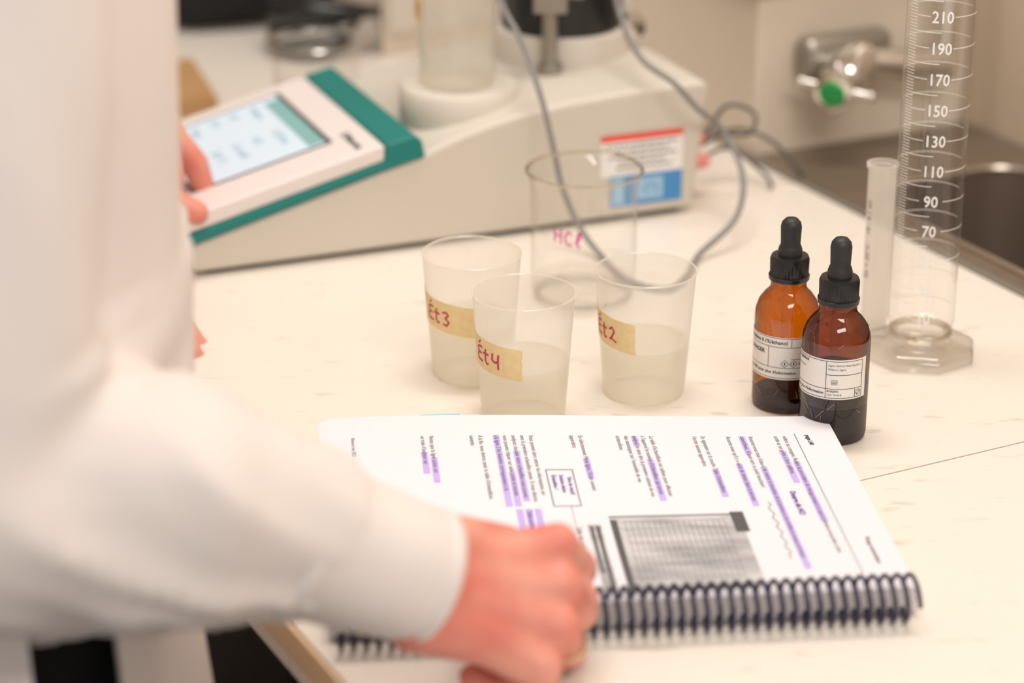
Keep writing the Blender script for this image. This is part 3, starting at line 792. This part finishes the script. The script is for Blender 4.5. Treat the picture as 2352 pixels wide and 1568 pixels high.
# ------------------------------------------------------------ people
def hand(b, W, K, L, Bk, angs, lens=(.040,.044,.041,.032), offs=(.029,.0100,-.009,-.027), thumb=None, sc=1.0, rs=.0088, ridge=0):
    f = (K-W).normalized(); L = (L-f*L.dot(f)).normalized(); Bk = (Bk-f*Bk.dot(f)-L*Bk.dot(L)).normalized()
    b.sphere(W, .025*sc, sc=(1,1,1))
    tips = []
    for i, o in enumerate(offs):
        o *= sc
        k = K+L*o+f*(.003 if i in (1, 2) else -.004 if i == 3 else 0)-Bk*(abs(o)*.12)
        b.chain([W+L*o*.45, W.lerp(k, .55)-Bk*.002, k-Bk*.001], [.0175*sc, .0150*sc, .0105*sc])
        b.sphere(k+Bk*.0012, .0103*sc)
        a = angs[i]; p = k; rr = rs*sc*(1.02, 1.04, .99, .88)[i]; pts = [k+Bk*.001]; radii = [rr*1.10]
        ln = lens[i]*sc; tot = 0
        for j, (fl, aa) in enumerate(zip((1, .64, .52), a)):
            tot += math.radians(aa)
            dv = f*math.cos(tot)-Bk*math.sin(tot)
            p = p+dv*ln*fl+L*(o*.02)
            pts.append(p); radii.append(rr*(1.05, .93, .80)[j])
        mids = []; mr = []
        for j in range(3):
            mids += [pts[j], pts[j].lerp(pts[j+1], .5)]; mr += [radii[j], (radii[j]+radii[j+1])*.5*.95]
        mids.append(pts[3]); mr.append(radii[3])
        b.chain(mids, mr); tips.append(pts)
    if thumb:
        t0 = W+L*.018*sc+f*.012; pts = [t0]+[V(t) for t in thumb]
        b.chain(pts, [.017*sc, .0135*sc, .0105*sc, .0085*sc][:len(pts)])
        tips.append(pts)
    return tips

def person(C, rightarm, leftarm, hands, label, coatcaps, cuffs, voxel, slit):
    f = n2; l = d2; up = V((0,0,1)); C = V(C)
    b = MB()
    b.loft([(C+up*-.10,.085,.145),(C+up*.05,.075,.13),(C+up*.25,.085,.15),(C+up*.40,.085,.165),(C+up*.47,.06,.13),(C+up*.50,.045,.055)], ex=f, ey=l)
    hc = C+f*.05+up*.665
    b.capsule(C+up*.46+f*.005, .052, hc-up*.07-f*.015, .050)
    b.sphere(hc+f*-.005+up*.02, 1, 28, 18, sc=(.096,.076,.098), ax=(f, l, up))
    b.sphere(hc+f*.018-up*.045, 1, 24, 14, sc=(.070,.060,.068), ax=(f, l, up))
    b.sphere(hc+f*.055-up*.095, .020)
    b.capsule(hc+f*.088+up*.005, .007, hc+f*.104-up*.030, .011)
    b.capsule(hc+f*.082+l*.014-up*.062, .006, hc+f*.082-l*.014-up*.062, .006)
    for sgn in (1, -1):
        b.sphere(hc+l*.076*sgn-f*.008-up*.01, 1, 14, 10, sc=(.018,.008,.030), ax=(f, l, up))
        hip = C+l*.085*sgn-up*.10
        kn = C+l*.095*sgn-up*.46+f*.01; an = C+l*.10*sgn-up*.82
        b.chain([hip, kn, an, an-up*.045+f*.03], [.085,.056,.038,.034]); b.capsule(an-up*.045-f*.03, .033, an-up*.055+f*.09, .026)
        sh = C+l*.165*sgn+up*.425
        b.capsule(C+up*.42+l*.06*sgn, .055, sh, .050)
        arm = (rightarm if sgn < 0 else leftarm)
        b.chain([sh]+[V(t) for t in arm], [.046,.036]+[.032, .026, .0235][:len(arm)-1] if len(arm) == 4 else [.046,.036,.024])
    tipsets = [hand(b, **h) for h in hands]
    vs, fs = remeshed(b, voxel, 2)
    b = MB(); b.add(vs, fs)
    P = b.obj('person', M_skin, weld=False, fix=False, angle=180)
    tag(P, label, 'person')
    b = MB(); b.sphere(hc-f*.014+up*.032, 1, 32, 20, sc=(.103,.085,.104), ax=(f, l, up))
    hv = list(b.v)
    b.capsule(hc-f*.095+up*.02, .035, hc-f*.12-up*.08, .018)
    for i, v in enumerate(hv):
        rel = v-hc
        if rel.dot(f) > .055 and rel.z < .075:
            v -= f*(rel.dot(f)-.05)
    vs, fs = remeshed(b, .006, 3); b = MB(); b.add(vs, fs); b.obj('hair', M_hair, P, weld=False, fix=False, label='dark brown tied back hair')
    for sgn in (1, -1):
        b = MB(); b.sphere(hc+f*.082+l*.030*sgn+up*.004, .011); b.obj('eye', M_white, P)
    b = MB()
    b.loft([(C-up*.14,.100,.165),(C+up*.05,.095,.165),(C+up*.25,.098,.170),(C+up*.40,.097,.175),(C+up*.47,.075,.13),(C+up*.505,.052,.06)], ex=f, ey=l)
    b.obj('black_shirt', M_cloth, P)
    b = MB()
    b.loft([(C-up*.17,.098,.165),(C-up*.08,.101,.168)], ex=f, ey=l)
    for sgn in (1, -1):
        b.chain([C+l*.085*sgn-up*.15, C+l*.095*sgn-up*.46+f*.01, C+l*.10*sgn-up*.80], [.095,.070,.056])
    vs, fs = remeshed(b, .012, 3); b = MB(); b.add(vs, fs); b.obj('trousers', M_cloth, P, weld=False, fix=False, label='black trousers')
    for sgn in (1, -1):
        b = MB(); an = C+l*.10*sgn; an.z = -.862
        b.capsule(an-f*.05, .042, an+f*.105, .033)
        vs, fs = remeshed(b, .008, 2)
        b = MB(); b.add([V((v.x, v.y, max(v.z, -.899))) for v in vs], fs); b.obj('shoe', M_black, P, weld=False, fix=False)
    # coat
    b = MB()
    b.loft([(C+up*.06,.106,.180),(C+up*.12,.112,.188),(C+up*.25,.115,.194),(C+up*.38,.114,.195),(C+up*.45,.098,.18),(C+up*.495,.070,.105),(C+up*.505,.06,.075)], ex=f, ey=l)
    for pts, rs in coatcaps: b.chain([V(p) for p in pts], rs)
    vs, fs = remeshed(b, .005, 4)
    me = bpy.data.meshes.new('t'); me.from_pydata([tuple(v) for v in vs], [], fs); me.update()
    nv_ = [v.normal.copy() for v in me.vertices]; bpy.data.meshes.remove(me)
    out = []
    for v, nn_ in zip(vs, nv_):
        w = noise.noise(V((v.x*16, v.y*16, v.z*5.5)))*.0070 + noise.noise(V((v.x*30+5, v.y*30, v.z*12)))*.0034
        dl = max(0., min(1., (v.x-C.x-.06)/.05)) if v.z < .2 else 0.     # sleeve part
        s_ = v.x*30-v.y*14+v.z*22
        w2 = (1-abs(noise.noise(V((s_*1.1, v.y*9, v.z*7))))*2.2)*.0060
        out.append(v+nn_*(w*.8*(1-dl)+(w*.6+w2)*dl))
    b = MB(); b.add(out, fs)
    nu, nvv = 120, 40; g0 = math.radians(-95); g1 = math.radians(-74)
    full = 2*pi
    def sk(u, v):
        th = g1+(full-(g1-g0)*(1 if slit else 0))*u
        z = .105-.47*v
        w = math.sin(th*7+1.2)*.005*min(1, v*2.5)+math.sin(th*13)*.002*v
        a_ = .110+.014*sm(v*2)+w; b_ = .188+.045*sm(v*1.6)+w
        return C+f*(a_*math.cos(th))+l*(b_*math.sin(th))+up*z
    b.grid(sk, nu, nvv)
    def sk2(u, v): p = sk(u, v); c = V((C.x, C.y, p.z)); return p+(c-p).normalized()*.003
    b.grid(sk2, nu, nvv)
    for a, c_, r0, r1 in cuffs:
        a, c_ = V(a), V(c_)
        L_ = (c_-a).length; ax = (c_-a).normalized()
        b.lathe(a, [(r0*.8,-.004),(r0,.0),(r0+.0022,.003),(r0+.0014,.006),(r0-.0006,.0085),(r0*.5+r1*.5,L_*.5),(r1,L_-.008),(r1-.0006,L_-.0065),(r1+.001,L_-.004),(r1,L_),(r1-.0025,L_),(r1-.003,L_-.01),(r0-.004,.0)], 48, axis=ax)
    b.obj('lab_coat', M_coat, P, weld=False, fix=False, angle=180, label='white cotton laboratory coat')
    b = MB(); rg = []
    for k in range(33):
        t = 2*pi*k/32; rg.append(C+up*(.51+.012*math.cos(t+pi))+f*.066*math.cos(t)+l*.078*math.sin(t))
    b.tube(rg, .009, 10, caps=False); b.obj('collar', M_coat, P)
    return P, tipsets

C1 = V((-.280,1.06,0))
E = V((-.228,.870,.146))
hd1 = dict(W=V((-.040,.941,.064)), K=V((.019,.951,.049)), L=V((-.15,.62,.77)), Bk=V((.21,-.72,.62)),
           angs=[(58,86,50),(62,88,50),(66,88,50),(70,86,50)], thumb=[(-.006,.978,.062),(.018,.992,.050),(.032,.986,.034)], sc=1.0)
hd2 = dict(W=V((-.297,1.348,.046)), K=V((-.241,1.375,.030)), L=V((.3,-.8,.05)), Bk=V((0,0,1)),
           angs=[(18,25,10),(16,25,12),(16,25,12),(16,22,12)], thumb=[(-.263,1.333,.022),(-.241,1.327,.014),(-.230,1.325,.010)], sc=.93)
coatcaps = [([C1-d2*.14+V((0,0,.43)), E, V((-.145,.898,.126)), V((-.094,.922,.101))], [.066,.062,.051,.0355]),
            ([C1+d2*.14+V((0,0,.43)), V((-.400,1.25,.17)), V((-.322,1.33,.062))], [.064,.050,.036])]
p1, tips1 = person(C1, (E, V((-.145,.898,.126)), V((-.094,.922,.101)), V((-.048,.939,.071))), (V((-.400,1.25,.17)), V((-.302,1.345,.05))), [hd1, hd2],
    'person in white lab coat resting a fist beside the booklet', coatcaps,
    [((-.096,.921,.101), (-.036,.943,.067), .0355, .0305), ((-.327,1.327,.062), (-.305,1.346,.050), .034, .030)], .0026, True)
tp_ = tips1[0][2]; a, c_ = tp_[0], tp_[1]; ax = (c_-a).normalized(); mid = a.lerp(c_, .62)
b = MB(); b.lathe(mid, [(.0092,-.002),(.0098,-.0015),(.0100,0),(.0098,.0015),(.0092,.002),(.0086,0),(.0092,-.002)], 32, axis=ax)
b.obj('ring', M_gold, p1, label='gold finger ring')
# person two: right hand on the touch screen
C2 = ND(.15,1.66,0)
hd3 = dict(W=V((-.310,1.524,.118)), K=V((-.242,1.548,.100)), L=V((.35,-.8,.1)), Bk=V((-.1,.0,1)),
           angs=[(66,60,30),(42,20,12),(70,70,40),(70,70,40)], thumb=[(-.262,1.507,.078),(-.228,1.497,.056),(-.206,1.499,.045)], sc=.98, rs=.0088)
hd4 = dict(W=V((-.56,1.86,-.02)), K=V((-.56,1.865,-.09)), L=V((.9,.3,0)), Bk=V((-.3,.9,0)),
           angs=[(20,25,15)]*4, thumb=[(-.535,1.87,-.06),(-.525,1.87,-.08),(-.52,1.868,-.1)])
E2 = V((-.50,1.37,.15))
coat2 = [([C2-d2*.14+V((0,0,.43)), E2, V((-.352,1.505,.130))], [.062,.052,.037]),
         ([C2+d2*.14+V((0,0,.43)), V((-.62,1.80,.17)), V((-.57,1.85,.01))], [.062,.050,.037])]
p2_, tips2 = person(C2, (E2, V((-.316,1.520,.119))), (V((-.62,1.80,.17)), V((-.562,1.86,-.01))), [hd3, hd4],
    'person in white lab coat touching the titrator screen', coat2,
    [((-.357,1.502,.131), (-.321,1.519,.120), .036, .031), ((-.572,1.85,.012), (-.563,1.858,-.01), .036, .031)], .0034, False)

# ------------------------------------------------------------ camera, light
cam = bpy.data.cameras.new('camera'); co = bpy.data.objects.new('camera', cam); COL.objects.link(co)
co.location = (0,0,.56); co.rotation_euler = (math.radians(90-22), 0, 0)
cam.sensor_width = 36; cam.lens = 85; cam.clip_start = .02
cam.dof.use_dof = True; cam.dof.focus_distance = 1.34; cam.dof.aperture_fstop = 3.8
scene.camera = co
def area(name, loc, target, sx, sy, e, col):
    l = bpy.data.lights.new(name, 'AREA'); l.shape = 'RECTANGLE'; l.size = sx; l.size_y = sy; l.energy = e; l.color = col
    o = bpy.data.objects.new(name, l); COL.objects.link(o); o.location = loc
    o.rotation_euler = (V(target)-V(loc)).to_track_quat('-Z', 'Y').to_euler(); return o
area('ceiling_light', (.1,1.5,1.75), (.1,1.5,0), 1.1, .3, 20, (1,.93,.84))
area('front_fill_light', (.55,-.35,1.65), (-.05,1.2,.1), 1.2, .4, 20, (1,.94,.87))  # front fill: unseen lamp added and tilted to brighten surfaces facing the camera
w = bpy.data.worlds.new('world'); scene.world = w; w.use_nodes = True
w.node_tree.nodes['Background'].inputs[0].default_value = (1,.93,.87,1); w.node_tree.nodes['Background'].inputs[1].default_value = .54
scene.view_settings.view_transform = 'Standard'
scene.view_settings.look = 'None'
